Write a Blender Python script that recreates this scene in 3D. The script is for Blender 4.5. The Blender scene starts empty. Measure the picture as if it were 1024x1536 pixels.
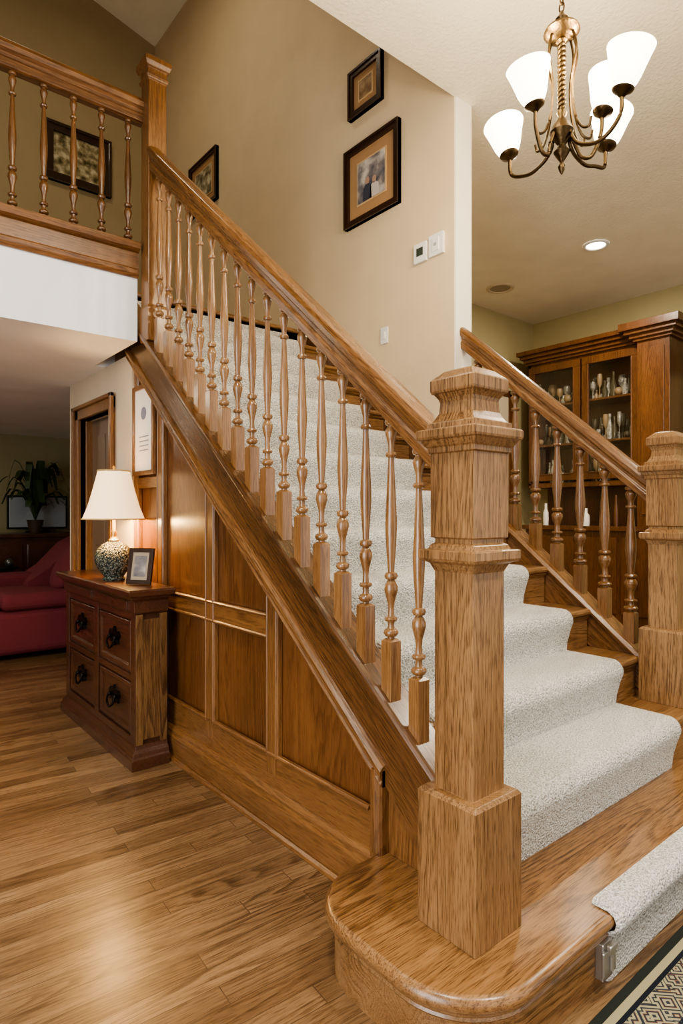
import bpy, bmesh, math, random
from mathutils import Vector, Matrix
random.seed(4)
S=bpy.context.scene
COL=S.collection
try: S.view_settings.look='AgX - Medium High Contrast'
except Exception: pass
# ------------------------------------------------------------------ helpers
class MB:
    def __init__(s): s.v=[];s.f=[];s.m=[];s.sm=[];s.M=None
    def add(s,vs,fs,mat=0,smooth=False):
        o=len(s.v)
        for p in vs:
            p=Vector(p)
            if s.M is not None: p=s.M@p
            s.v.append(p)
        for f in fs:
            s.f.append([i+o for i in f]); s.m.append(mat); s.sm.append(smooth)
    def box(s,x0,x1,y0,y1,z0,z1,mat=0):
        vs=[(x,y,z) for x in(x0,x1) for y in(y0,y1) for z in(z0,z1)]
        s.add(vs,[(0,1,3,2),(4,6,7,5),(0,4,5,1),(2,3,7,6),(0,2,6,4),(1,5,7,3)],mat)
    def prism(s,pts,ax,a0,a1,mat=0,smooth=False):
        n=len(pts)
        def P(p,a):
            return (a,p[0],p[1]) if ax=='X' else ((p[0],a,p[1]) if ax=='Y' else (p[0],p[1],a))
        vs=[P(p,a0) for p in pts]+[P(p,a1) for p in pts]
        s.add(vs,[tuple(range(n)),tuple(range(2*n-1,n-1,-1))],mat,False)
        s.add(vs,[(i,(i+1)%n,n+(i+1)%n,n+i) for i in range(n)],mat,smooth)
    def lathe(s,cx,cy,prof,n=16,mat=0,smooth=True,caps=True):
        vs=[];fs=[]
        for r,z in prof:
            for i in range(n):
                a=2*math.pi*i/n; vs.append((cx+r*math.cos(a),cy+r*math.sin(a),z))
        for j in range(len(prof)-1):
            for i in range(n):
                k=(i+1)%n; fs.append((j*n+i,j*n+k,(j+1)*n+k,(j+1)*n+i))
        s.add(vs,fs,mat,smooth)
        if caps:
            s.add(vs[:n],[tuple(range(n))],mat); s.add(vs[-n:],[tuple(range(n))],mat)
    def loft_sq(s,cx,cy,prof,mat=0):
        vs=[];fs=[]
        for z,w in prof:
            h=w/2
            vs+=[(cx-h,cy-h,z),(cx+h,cy-h,z),(cx+h,cy+h,z),(cx-h,cy+h,z)]
        for j in range(len(prof)-1):
            for i in range(4):
                k=(i+1)%4; fs.append((j*4+i,j*4+k,(j+1)*4+k,(j+1)*4+i))
        n=len(prof)
        fs.append((0,1,2,3)); fs.append((4*n-4,4*n-3,4*n-2,4*n-1))
        s.add(vs,fs,mat)
    def loft_rect(s,prof,mat=0):
        vs=[];fs=[]
        for z,x0,x1,y0,y1 in prof: vs+=[(x0,y0,z),(x1,y0,z),(x1,y1,z),(x0,y1,z)]
        for j in range(len(prof)-1):
            for i in range(4):
                k=(i+1)%4; fs.append((j*4+i,j*4+k,(j+1)*4+k,(j+1)*4+i))
        n=len(prof); fs.append((0,1,2,3)); fs.append((4*n-4,4*n-3,4*n-2,4*n-1))
        s.add(vs,fs,mat)
    def loft(s,rings,mat=0,smooth=True,caps=True):
        n=len(rings[0]); vs=[p for r in rings for p in r]; fs=[]
        for j in range(len(rings)-1):
            for i in range(n):
                k=(i+1)%n; fs.append((j*n+i,j*n+k,(j+1)*n+k,(j+1)*n+i))
        s.add(vs,fs,mat,smooth)
        if caps: s.add(rings[0],[tuple(range(n))],mat); s.add(rings[-1],[tuple(range(n))],mat)
    def sweep(s,p0,p1,prof,mat=0,smooth=False,axis='Y'):
        def R(p):
            if axis=='Y': return [(p[0]+a,p[1],p[2]+b) for a,b in prof]
            if axis=='Z': return [(p[0]+a,p[1]+b,p[2]) for a,b in prof]
            return [(p[0],p[1]+a,p[2]+b) for a,b in prof]
        s.loft([R(p0),R(p1)],mat,smooth)
    def tube(s,path,r,n=8,mat=0):
        rings=[];path=[Vector(p) for p in path];m=len(path)
        for i,p in enumerate(path):
            t=(path[min(i+1,m-1)]-path[max(i-1,0)]).normalized()
            a=Vector((0,0,1)) if abs(t.z)<.95 else Vector((1,0,0))
            u=t.cross(a).normalized(); w=t.cross(u)
            rr=r[i] if isinstance(r,(list,tuple)) else r
            rings.append([p+u*rr*math.cos(2*math.pi*k/n)+w*rr*math.sin(2*math.pi*k/n) for k in range(n)])
        s.loft(rings,mat,True)
    def ball(s,c,r,mat=0,n=12,sz=(1,1,1)):
        m=8
        rings=[]
        for j in range(m+1):
            t=math.pi*j/m; rr=max(.001,math.sin(t))*r
            rings.append([(c[0]+rr*math.cos(2*math.pi*i/n)*sz[0],c[1]+rr*math.sin(2*math.pi*i/n)*sz[1],c[2]-r*math.cos(t)*sz[2]) for i in range(n)])
        s.loft(rings,mat,True)
    def build(s,name,mats,parent=None,bevel=0,sub=0,seg=2,sharp=50):
        me=bpy.data.meshes.new(name)
        me.from_pydata([tuple(p) for p in s.v],[],s.f)
        for m in mats: me.materials.append(m)
        for p,m,sm in zip(me.polygons,s.m,s.sm): p.material_index=m; p.use_smooth=sm
        bm=bmesh.new(); bm.from_mesh(me); 
        bmesh.ops.recalc_face_normals(bm,faces=bm.faces)
        bm.to_mesh(me); bm.free()
        if any(s.sm) and sharp:
            try:
                flags=[sm for sm in s.sm]
                me.set_sharp_from_angle(angle=math.radians(sharp))
                for p,sm in zip(me.polygons,flags): p.use_smooth=sm
            except Exception: pass
        ob=bpy.data.objects.new(name,me); COL.objects.link(ob)
        if parent: ob.parent=parent
        if bevel:
            b=ob.modifiers.new('b','BEVEL'); b.width=bevel; b.segments=seg; b.limit_method='ANGLE'; b.angle_limit=math.radians(40)
        return ob
def empty(name,parent=None):
    e=bpy.data.objects.new(name,None); COL.objects.link(e); e.empty_display_size=.1
    if parent: e.parent=parent
    return e
def bez(pts,n=24):
    P=[Vector(p) for p in pts]; P=[P[0]*2-P[1]]+P+[P[-1]*2-P[-2]]; out=[]
    seg=len(P)-3; per=max(2,n//seg)
    for i in range(seg):
        a,b,c,d=P[i:i+4]
        for k in range(per):
            t=k/per
            out.append(.5*((2*b)+(c-a)*t+(2*a-5*b+4*c-d)*t*t+(3*b-3*c+d-a)*t**3))
    out.append(P[-2]); return out
# ------------------------------------------------------------------ materials
def new(name):
    m=bpy.data.materials.new(name); m.use_nodes=True; nt=m.node_tree
    return m,nt,nt.nodes['Principled BSDF']
def simple(name,col,rough=.5,metal=0,emis=None,es=0,bump=0,bs=200,coat=0,var=0):
    m,nt,b=new(name); N=nt.nodes; L=nt.links
    b.inputs['Roughness'].default_value=rough; b.inputs['Metallic'].default_value=metal
    b.inputs['Coat Weight'].default_value=coat
    if emis: b.inputs['Emission Color'].default_value=(*emis,1); b.inputs['Emission Strength'].default_value=es
    tc=N.new('ShaderNodeTexCoord')
    if bump:
        n=N.new('ShaderNodeTexNoise'); n.inputs['Scale'].default_value=bs; n.inputs['Detail'].default_value=3
        L.new(tc.outputs['Object'],n.inputs['Vector'])
        bp=N.new('ShaderNodeBump'); bp.inputs['Strength'].default_value=bump; bp.inputs['Distance'].default_value=.005
        L.new(n.outputs['Fac'],bp.inputs['Height']); L.new(bp.outputs['Normal'],b.inputs['Normal'])
    n=N.new('ShaderNodeTexNoise'); n.inputs['Scale'].default_value=3 if not var else 40
    L.new(tc.outputs['Object'],n.inputs['Vector'])
    v=var or .04
    r=N.new('ShaderNodeValToRGB'); r.color_ramp.elements[0].position=.3; r.color_ramp.elements[1].position=.7
    r.color_ramp.elements[0].color=tuple(c*(1-v) for c in col)+(1,); r.color_ramp.elements[1].color=tuple(min(1,c*(1+v)) for c in col)+(1,)
    L.new(n.outputs['Fac'],r.inputs['Fac']); L.new(r.outputs['Color'],b.inputs['Base Color'])
    return m
def wood(name,dark,mid,light,rotx=0,axis='Z',rough=.36,coat=.2,sc=1.0,figure=.5,planks=False,rotz=0,grain=.5):
    m,nt,b=new(name); N=nt.nodes; L=nt.links
    tc=N.new('ShaderNodeTexCoord')
    mp=N.new('ShaderNodeMapping'); mp.inputs['Rotation'].default_value=(rotx,0,rotz)
    L.new(tc.outputs['Object'],mp.inputs['Vector'])
    vec=mp.outputs['Vector']; tint=None
    if planks:
        br=N.new('ShaderNodeTexBrick'); br.inputs['Color1'].default_value=(0,0,0,1); br.inputs['Color2'].default_value=(1,1,1,1)
        br.inputs['Mortar'].default_value=(.5,.5,.5,1); br.inputs['Scale'].default_value=1
        br.inputs['Mortar Size'].default_value=.0013; br.inputs['Mortar Smooth'].default_value=.1; br.inputs['Brick Width'].default_value=1.05; br.inputs['Row Height'].default_value=.07
        br.offset=.37; br.offset_frequency=2; br.squash=1.3; br.squash_frequency=3; br.inputs['Bias'].default_value=0
        L.new(vec,br.inputs['Vector'])
        sp=N.new('ShaderNodeVectorMath'); sp.operation='SCALE'; sp.inputs[3].default_value=7.3
        L.new(br.outputs['Color'],sp.inputs[0])
        ad=N.new('ShaderNodeVectorMath'); ad.operation='ADD'; L.new(vec,ad.inputs[0]); L.new(sp.outputs[0],ad.inputs[1]); vec=ad.outputs[0]
        tint=br
    def noise(across,along,detail=5,dist=0.,rough_=.55):
        k=N.new('ShaderNodeMapping')
        s=[across*sc]*3; s['XYZ'.index(axis)]=along*sc; k.inputs['Scale'].default_value=s
        L.new(vec,k.inputs['Vector'])
        n=N.new('ShaderNodeTexNoise'); n.inputs['Scale'].default_value=1; n.inputs['Detail'].default_value=detail; n.inputs['Distortion'].default_value=dist; n.inputs['Roughness'].default_value=rough_
        L.new(k.outputs['Vector'],n.inputs['Vector']); return n,k
    def mth(op,a,bv):
        k=N.new('ShaderNodeMath');k.operation=op
        for i,x in enumerate((a,bv)):
            if isinstance(x,(int,float)): k.inputs[i].default_value=x
            else: L.new(x,k.inputs[i])
        return k.outputs[0]
    n0,_=noise(5,.8,2,0)
    n1,_=noise(120,3.5,4,0,.65)
    n3,_=noise(8,.55,2.0,.1,.3)
    nm,_=noise(6,1.5,1,0)
    fr=mth('FRACT',mth('MULTIPLY',n3.outputs['Fac'],24),0)
    tri=mth('MULTIPLY',mth('POWER',fr,2.0),mth('SUBTRACT',1.0,mth('POWER',fr,9)))
    ring=mth('MULTIPLY',tri,mth('MULTIPLY',nm.outputs['Fac'],2.2))
    val=mth('ADD',mth('MULTIPLY',n0.outputs['Fac'],.55),mth('MULTIPLY',n1.outputs['Fac'],.45))
    val=mth('SUBTRACT',val,mth('MULTIPLY',mth('SUBTRACT',ring,.22),figure*.15))
    r=N.new('ShaderNodeValToRGB'); e=r.color_ramp.elements
    e[0].position=.28; e[0].color=(*dark,1); e[1].position=.72; e[1].color=(*light,1)
    x=e.new(.47); x.color=(*mid,1)
    L.new(val,r.inputs['Fac'])
    # short open pores, typical of oak
    n2,_=noise(420,18,2,0,.6)
    pv=mth('SUBTRACT',n2.outputs['Fac'],mth('MULTIPLY',ring,.14))
    r2=N.new('ShaderNodeValToRGB'); r2.color_ramp.elements[0].position=.33; r2.color_ramp.elements[1].position=.49
    g=1-grain; r2.color_ramp.elements[0].color=(g,g*.93,g*.85,1); r2.color_ramp.elements[1].color=(1,1,1,1)
    L.new(pv,r2.inputs['Fac'])
    mu=N.new('ShaderNodeMix'); mu.data_type='RGBA'; mu.blend_type='MULTIPLY'; mu.inputs[0].default_value=1
    L.new(r.outputs['Color'],mu.inputs[6]); L.new(r2.outputs['Color'],mu.inputs[7]); out=mu.outputs[2]
    if tint:
        rr=N.new('ShaderNodeValToRGB'); rr.color_ramp.elements[0].color=(.60,.55,.50,1); rr.color_ramp.elements[1].color=(1.12,1.12,1.12,1)
        L.new(tint.outputs['Color'],rr.inputs['Fac'])
        m2=N.new('ShaderNodeMix'); m2.data_type='RGBA'; m2.blend_type='MULTIPLY'; m2.inputs[0].default_value=1
        L.new(out,m2.inputs[6]); L.new(rr.outputs['Color'],m2.inputs[7]); out=m2.outputs[2]
        m3=N.new('ShaderNodeMix'); m3.data_type='RGBA'; m3.blend_type='MIX'; m3.inputs[7].default_value=(.04,.02,.01,1)
        L.new(mth('MULTIPLY',tint.outputs['Fac'],.75),m3.inputs[0])
        L.new(out,m3.inputs[6]); out=m3.outputs[2]
    L.new(out,b.inputs['Base Color'])
    b.inputs['Roughness'].default_value=rough; b.inputs['Coat Weight'].default_value=coat; b.inputs['Coat Roughness'].default_value=.22
    bp=N.new('ShaderNodeBump'); bp.inputs['Strength'].default_value=.18; bp.inputs['Distance'].default_value=.002
    L.new(pv,bp.inputs['Height']); L.new(bp.outputs['Normal'],b.inputs['Normal'])
    return m
OD=(.115,.054,.020); OM=(.240,.126,.050); OL=(.355,.200,.086)
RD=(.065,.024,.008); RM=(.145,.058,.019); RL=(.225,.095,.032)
rake=math.atan(.81)
oak_v=wood('oak_vertical',OD,OM,OL,grain=.6,figure=1.0,rough=.34,coat=.25)
oak_x=wood('oak_along_x',OD,(.250,.128,.049),OL,axis='X',grain=.55,figure=1.0,rough=.28,coat=.35)
oak_rk=wood('oak_rake',(.055,.024,.008),(.118,.052,.018),(.185,.085,.030),rotx=-rake,axis='Y',rough=.25,coat=.5)
oak_rail=wood('oak_handrail',(.080,.035,.012),(.175,.080,.028),(.28,.138,.052),rotx=-rake,axis='Y',rough=.24,coat=.5)
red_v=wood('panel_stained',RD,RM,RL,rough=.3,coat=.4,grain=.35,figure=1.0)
red_y=wood('panel_frame_y',(.09,.038,.013),(.20,.092,.032),(.30,.146,.053),axis='Y',rough=.32,coat=.35,grain=.4)
red_fr=wood('panel_frame_v',(.09,.038,.013),(.20,.092,.032),(.30,.146,.053),rough=.32,coat=.35,grain=.4)
red_x=wood('fascia_x',RD,(.175,.077,.026),(.28,.127,.044),axis='X',rough=.32,coat=.35)
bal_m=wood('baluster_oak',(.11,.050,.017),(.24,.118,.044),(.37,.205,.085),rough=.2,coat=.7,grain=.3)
floor_m=wood('oak_floor',(.13,.072,.034),(.265,.160,.080),(.37,.24,.13),axis='X',rough=.30,coat=.18,planks=True,figure=1.3,grain=.45,rotz=math.radians(4))
chest_d=wood('chest_dark',(.035,.012,.006),(.072,.026,.012),(.12,.045,.019),axis='Y',rough=.3,coat=.5)
chest_o=wood('chest_oak',(.06,.028,.01),(.155,.078,.030),(.235,.128,.050),rough=.3,coat=.4,figure=1.6)
cab_m=wood('cabinet_cherry',(.055,.02,.007),(.125,.049,.016),(.20,.083,.028),rough=.3,coat=.4)
def wallm(name,col,bump=.25,bs=60): return simple(name,col,.75,bump=bump,bs=bs)
tan=wallm('paint_tan',(.68,.535,.345)); olive=wallm('paint_olive',(.40,.34,.18)); white=wallm('paint_white',(.88,.88,.88),.1)
upolive=wallm('paint_upper',(.36,.29,.17)); cream=wallm('lit_strip_cream',(.88,.82,.70),.1)  # cream is the wall end's brightness from light, put into colour
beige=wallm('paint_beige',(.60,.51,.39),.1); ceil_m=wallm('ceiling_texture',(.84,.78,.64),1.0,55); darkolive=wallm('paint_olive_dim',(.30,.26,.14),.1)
def carpet_mat():
    m,nt,b=new('carpet_berber'); N=nt.nodes; L=nt.links
    tc=N.new('ShaderNodeTexCoord')
    n=N.new('ShaderNodeTexNoise'); n.inputs['Scale'].default_value=185; n.inputs['Detail'].default_value=4
    v=N.new('ShaderNodeTexVoronoi'); v.inputs['Scale'].default_value=135
    L.new(tc.outputs['Object'],n.inputs['Vector']); L.new(tc.outputs['Object'],v.inputs['Vector'])
    r=N.new('ShaderNodeValToRGB'); r.color_ramp.elements[0].position=.34; r.color_ramp.elements[1].position=.58
    r.color_ramp.elements[0].color=(.42,.38,.31,1); r.color_ramp.elements[1].color=(.93,.91,.86,1)
    L.new(n.outputs['Fac'],r.inputs['Fac']); L.new(r.outputs['Color'],b.inputs['Base Color'])
    b.inputs['Roughness'].default_value=.95; b.inputs['Sheen Weight'].default_value=.2
    ad=N.new('ShaderNodeMath'); ad.operation='SUBTRACT'; L.new(n.outputs['Fac'],ad.inputs[0]); L.new(v.outputs['Distance'],ad.inputs[1])
    bp=N.new('ShaderNodeBump'); bp.inputs['Strength'].default_value=1; bp.inputs['Distance'].default_value=.011
    L.new(ad.outputs[0],bp.inputs['Height']); L.new(bp.outputs['Normal'],b.inputs['Normal']); return m
carpet=carpet_mat()
bronze=simple('aged_bronze',(.095,.062,.030),.36,1.0,bump=.3,bs=90)
black=simple('black_iron',(.015,.012,.01),.35,.8)
steel=simple('brushed_steel',(.5,.48,.45),.35,.9)
shade_e=simple('frosted_glass_lit',(1,.95,.86),.4,emis=(1,.86,.62),es=7)
lshade=simple('linen_shade',(.9,.8,.62),.8,emis=(1,.60,.27),es=1.3)
frame_m=simple('frame_dark',(.03,.012,.007),.3,bump=.2,bs=80,coat=.4)
mat_board=simple('mat_board_tan',(.38,.22,.10),.8)
plastic=simple('white_plastic',(.8,.79,.75),.4); screen=simple('lcd_dark',(.05,.06,.05),.2)
red_fab=simple('red_upholstery',(.15,.022,.032),.85,bump=.4,bs=300)
leaf=simple('leaf_green',(.03,.06,.015),.45); potm=simple('pot_dark',(.05,.03,.02),.5)
glassw=simple('glassware',(.30,.29,.25),.12,.3,var=.5)
grey=simple('grey_screen',(.30,.33,.36),.2); dark=simple('dark_interior',(.03,.014,.007),.6)
paper=simple('paper_white',(.85,.82,.76),.6)
def pane_mat():
    m=bpy.data.materials.new('cabinet_glass'); m.use_nodes=True; nt=m.node_tree; N=nt.nodes; N.clear()
    o=N.new('ShaderNodeOutputMaterial'); mx=N.new('ShaderNodeMixShader'); t=N.new('ShaderNodeBsdfTransparent'); g=N.new('ShaderNodeBsdfGlossy')
    g.inputs['Roughness'].default_value=.05; mx.inputs[0].default_value=.09
    nt.links.new(t.outputs[0],mx.inputs[1]); nt.links.new(g.outputs[0],mx.inputs[2]); nt.links.new(mx.outputs[0],o.inputs[0]); return m
pane=pane_mat()
def pic_mat(name,c1,c2,c3,sc):
    m,nt,b=new(name);N=nt.nodes;L=nt.links
    tc=N.new('ShaderNodeTexCoord'); n=N.new('ShaderNodeTexNoise'); n.inputs['Scale'].default_value=sc; n.inputs['Detail'].default_value=6
    L.new(tc.outputs['Object'],n.inputs['Vector']); r=N.new('ShaderNodeValToRGB'); e=r.color_ramp.elements
    e[0].position=.35;e[0].color=(*c1,1);e[1].position=.65;e[1].color=(*c3,1);x=e.new(.5);x.color=(*c2,1)
    L.new(n.outputs['Fac'],r.inputs['Fac']);L.new(r.outputs['Color'],b.inputs['Base Color']);b.inputs['Roughness'].default_value=.3
    return m
pic_a=pic_mat('photo_couple',(.05,.06,.09),(.22,.20,.20),(.6,.55,.48),9)
pic_b=pic_mat('landscape_painting',(.06,.05,.02),(.28,.24,.14),(.6,.55,.4),14)
pic_c=pic_mat('brown_print',(.16,.09,.04),(.3,.2,.1),(.45,.33,.2),12)
def lamp_base_mat():
    m,nt,b=new('mosaic_ceramic');N=nt.nodes;L=nt.links
    tc=N.new('ShaderNodeTexCoord'); v=N.new('ShaderNodeTexVoronoi'); v.inputs['Scale'].default_value=110
    L.new(tc.outputs['Object'],v.inputs['Vector']); r=N.new('ShaderNodeValToRGB'); e=r.color_ramp.elements
    e[0].position=.2;e[0].color=(.22,.22,.17,1);e[1].position=.6;e[1].color=(.025,.035,.03,1)
    L.new(v.outputs['Distance'],r.inputs['Fac']);L.new(r.outputs['Color'],b.inputs['Base Color']);b.inputs['Roughness'].default_value=.25
    bp=N.new('ShaderNodeBump'); bp.inputs['Strength'].default_value=.8; bp.inputs['Distance'].default_value=.01; bp.invert=True
    L.new(v.outputs['Distance'],bp.inputs['Height']); L.new(bp.outputs['Normal'],b.inputs['Normal']); return m
def rug_mat():
    m,nt,b=new('rug_pattern');N=nt.nodes;L=nt.links
    tc=N.new('ShaderNodeTexCoord'); sp=N.new('ShaderNodeSeparateXYZ'); L.new(tc.outputs['Object'],sp.inputs[0])
    def mth(op,a,bv,c=None):
        k=N.new('ShaderNodeMath');k.operation=op
        for i,x in enumerate((a,bv)):
            if isinstance(x,(int,float)): k.inputs[i].default_value=x
            else: L.new(x,k.inputs[i])
        return k.outputs[0]
    dy=mth('SUBTRACT',.745,sp.outputs['Y']); dx=mth('SUBTRACT',sp.outputs['X'],1.28)
    d=mth('MINIMUM',dx,dy)
    r=N.new('ShaderNodeValToRGB'); r.color_ramp.interpolation='CONSTANT'; e=r.color_ramp.elements
    cols=[(0,(.022,.026,.022)),(.022,(.30,.27,.17)),(.042,(.012,.015,.022)),(.052,(.30,.27,.17)),(.135,(.012,.015,.022)),(.145,(.14,.03,.02)),(.17,(.02,.025,.035))]
    e[0].position=0;e[0].color=(*cols[0][1],1);e[1].position=cols[1][0];e[1].color=(*cols[1][1],1)
    for p,c in cols[2:]:
        x=e.new(p);x.color=(*c,1)
    L.new(d,r.inputs['Fac'])
    v=N.new('ShaderNodeTexVoronoi');v.inputs['Scale'].default_value=20;v.feature='F1';v.distance='MANHATTAN';L.new(tc.outputs['Object'],v.inputs['Vector'])
    s=mth('SINE',mth('MULTIPLY',v.outputs['Distance'],22),0); g=mth('GREATER_THAN',s,.3)
    ins=mth('MULTIPLY',g,mth('GREATER_THAN',d,.055))
    mx=N.new('ShaderNodeMix');mx.data_type='RGBA';L.new(ins,mx.inputs[0]);L.new(r.outputs['Color'],mx.inputs[6]);mx.inputs[7].default_value=(.03,.035,.045,1)
    s2=mth('GREATER_THAN',mth('SINE',mth('MULTIPLY',v.outputs['Distance'],11),0),.97)
    m4=N.new('ShaderNodeMix');m4.data_type='RGBA';L.new(mth('MULTIPLY',s2,mth('GREATER_THAN',d,.055)),m4.inputs[0]);L.new(mx.outputs[2],m4.inputs[6]);m4.inputs[7].default_value=(.14,.06,.035,1)
    L.new(m4.outputs[2],b.inputs['Base Color']);b.inputs['Roughness'].default_value=.95;b.inputs['Specular IOR Level'].default_value=.1
    n=N.new('ShaderNodeTexNoise');n.inputs['Scale'].default_value=400;L.new(tc.outputs['Object'],n.inputs['Vector'])
    bp=N.new('ShaderNodeBump');bp.inputs['Strength'].default_value=.4;bp.inputs['Distance'].default_value=.002;L.new(n.outputs['Fac'],bp.inputs['Height']);L.new(bp.outputs['Normal'],b.inputs['Normal'])
    return m
# ------------------------------------------------------------------ room shell
def B(name,x0,x1,y0,y1,z0,z1,mat,parent=None,bevel=0):
    m=MB(); m.box(x0,x1,y0,y1,z0,z1); return m.build(name,[mat],parent,bevel)
XW=2.83; XW2=2.98; YW=2.37; ZC=3.70
B('floor',-2.6,7.3,-3,8.3,-.1,0,floor_m)
B('wall_stair_right',XW,XW2,YW,8.2,0,7.0,tan)
B('wall_end_lit_strip',XW+.002,XW2-.002,YW-.012,YW-.0005,0,ZC-.001,cream)  # thin pale strip painting the light on the stair wall's end face
B('ceiling_foyer',-2.6,7.25,-3,YW,ZC,ZC+.25,ceil_m)
B('ceiling_dining',XW2,7.25,YW,4.75,ZC,ZC+.25,ceil_m)
B('wall_header',-2.6,XW,YW-.15,YW,ZC+.25,8.2,tan)
B('wall_dining_back',XW2,7.25,4.59,4.74,0,ZC,olive)
B('wall_dining_right',7.08,7.25,-3,4.59,0,ZC,olive)
B('wall_upper_back',-2.6,XW,6.8,6.95,2.6,8.4,upolive)
m=MB(); m.prism([(-2.75,8.0),(XW2,6.56),(XW2,6.75),(-2.75,8.2)],'Y',YW-.1,8.2); m.build('ceiling_upper',[ceil_m])
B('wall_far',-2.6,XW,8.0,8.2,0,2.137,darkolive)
m=MB(); m.box(-2.75,-2.6,1.9,8.3,0,8.3); m.box(-2.75,-2.6,-3,-1.4,0,ZC); m.box(-2.75,-2.6,-1.4,1.9,0,.35); m.box(-2.75,-2.6,-1.4,1.9,2.75,ZC)
m.build('wall_left',[beige])
m=MB()
for y in(-1.4,-.34,.76,1.84): m.box(-2.72,-2.60,y,y+.06,.35,2.75)
for z in(.35,2.69,1.9): m.box(-2.72,-2.60,-1.4,1.9,z,z+.06)
m.build('added_window',[paper],None,.004)  # unseen window, added so more daylight comes from the left
m=MB(); m.box(-2.6,1.235,3.2,3.9,2.137,2.49); m.box(-2.6,XW,3.9,8.0,2.137,2.49)
m.build('ceiling_lower_slab',[white])
m=MB(); m.box(-2.6,1.235,3.235,3.9,2.49,2.65); m.box(-2.6,XW,3.9,6.8,2.49,2.65)
m.build('floor_upper',[carpet])
ZS=2.137
m=MB()
m.box(1.30,1.42,3.45,3.79,0,ZS); m.box(1.30,1.42,4.40,4.65,0,ZS); m.box(1.30,1.42,3.79,4.40,1.86,ZS); m.box(1.42,XW,4.55,4.65,0,ZS)
m.build('wall_understair',[beige])
m=MB()
m.box(1.28,1.36,3.72,3.79,0,1.93); m.box(1.28,1.36,4.40,4.47,0,1.93); m.box(1.28,1.36,3.72,4.47,1.86,1.93)
m.box(1.262,1.285,3.70,3.735,0,1.95); m.box(1.262,1.285,4.455,4.49,0,1.95); m.box(1.262,1.285,3.70,4.49,1.925,1.95)
m.box(1.33,1.42,4.385,4.40,0,1.86); m.box(1.33,1.42,3.79,3.805,0,1.86)
m.build('trim_1',[red_fr],bevel=.004)
m=MB(); m.box(1.375,1.415,3.805,4.385,.005,1.855)
for z0,z1 in((.15,.85),(1.0,1.75)):
    m.box(1.368,1.376,3.88,4.07,z0,z1); m.box(1.368,1.376,4.12,4.31,z0,z1)
m.ball((1.35,3.86,.95),.028,1)
m.build('door_1',[simple('door_umber',(.15,.10,.065),.4),bronze],bevel=.004)
m=MB(); m.box(5.80,5.88,4.55,4.588,0,2.75); m.box(6.50,6.58,4.55,4.588,0,2.75); m.box(5.8,6.58,4.55,4.588,2.67,2.75); m.box(5.88,6.50,4.565,4.587,0.005,2.67,1)
m.build('trim_2',[cab_m,simple('pale_door',(.55,.46,.32),.5)],bevel=.005)
B('baseboard_far',-2.6,XW,7.975,8.0,0,.1,red_x)
B('baseboard_dining',XW2,5.8,4.57,4.59,0,.12,cab_m)
# ------------------------------------------------------------------ staircase
ST=empty('staircase')
R=.19; RUN=.235; Y2=1.05; Z1=.185
def yk(k): return Y2+RUN*(k-2)
def zk(k): return Z1+R*(k-1)
def outline(i,x1=3.3):
    pts=[(x1,.77+i)]
    c=(1.195,.99); r=.22-i
    for a in range(0,19):
        t=math.radians(-90-a*5); pts.append((c[0]+r*math.cos(t),c[1]+r*math.sin(t)))
    c=(1.175,1.17); r=.20-i
    for a in range(0,19):
        t=math.radians(180-a*5); pts.append((c[0]+r*math.cos(t),c[1]+r*math.sin(t)))
    pts.append((1.36,1.37-i)); pts.append((x1,1.37-i)); return pts
m=MB()
prof=[(.146,.014),(.1475,.006),(.151,.000),(.157,-.004),(.165,-.0055),(.173,-.004),(.179,.000),(.1835,.006),(.185,.014)]
rings=[[(x,y,z) for x,y in outline(i)] for z,i in prof]
m.loft(rings,0,True,False)
m.add(rings[-1],[tuple(range(len(rings[-1])))],0); m.add(rings[0],[tuple(range(len(rings[0])))],0)
m.build('starter_tread',[oak_x],ST)
m=MB()
rings=[[(x,y,z) for x,y in outline(i)] for z,i in [(0.0,.022),(.006,.022),(.122,.022)]]
m.loft(rings,0,True,True)
rings=[[(x,y,z) for x,y in outline(i)] for z,i in [(.121,.020),(.123,.013),(.128,.010),(.134,.013),(.138,.010),(.1465,.008)]]
m.loft(rings,0,True,True); m.build('starter_riser',[oak_x],ST)
m=MB()
for k in range(2,15):
    x1=3.14 if k==2 else 2.86
    if k>7: x1=2.828
    y=yk(k); z=zk(k)
    if k==14:
        m.box(1.36,2.82,y+.03,3.9,2.137,2.62,0)
        z=2.652; ye=y+.12
    else:
        m.box(1.36,x1-.004,y+.03,y+RUN+.035,max(.15,z-.45),z-.03,0); ye=y+RUN+.032
    pr=[(ye,z-.032),(y+.012,z-.032),(y+.003,z-.026),(y,z-.016),(y+.003,z-.006),(y+.012,z),(ye,z)]
    m.prism(pr,'X',1.36,(2.826 if k==14 else x1+(.02 if k==2 else 0)),1)
    if k<14: m.prism([(y+.03,z-.032),(y+.012,z-.034),(y+.018,z-.044),(y+.03,z-.054)],'X',1.36,x1-.004,1)
m.build('steps',[oak_x,oak_x],ST)
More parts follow.
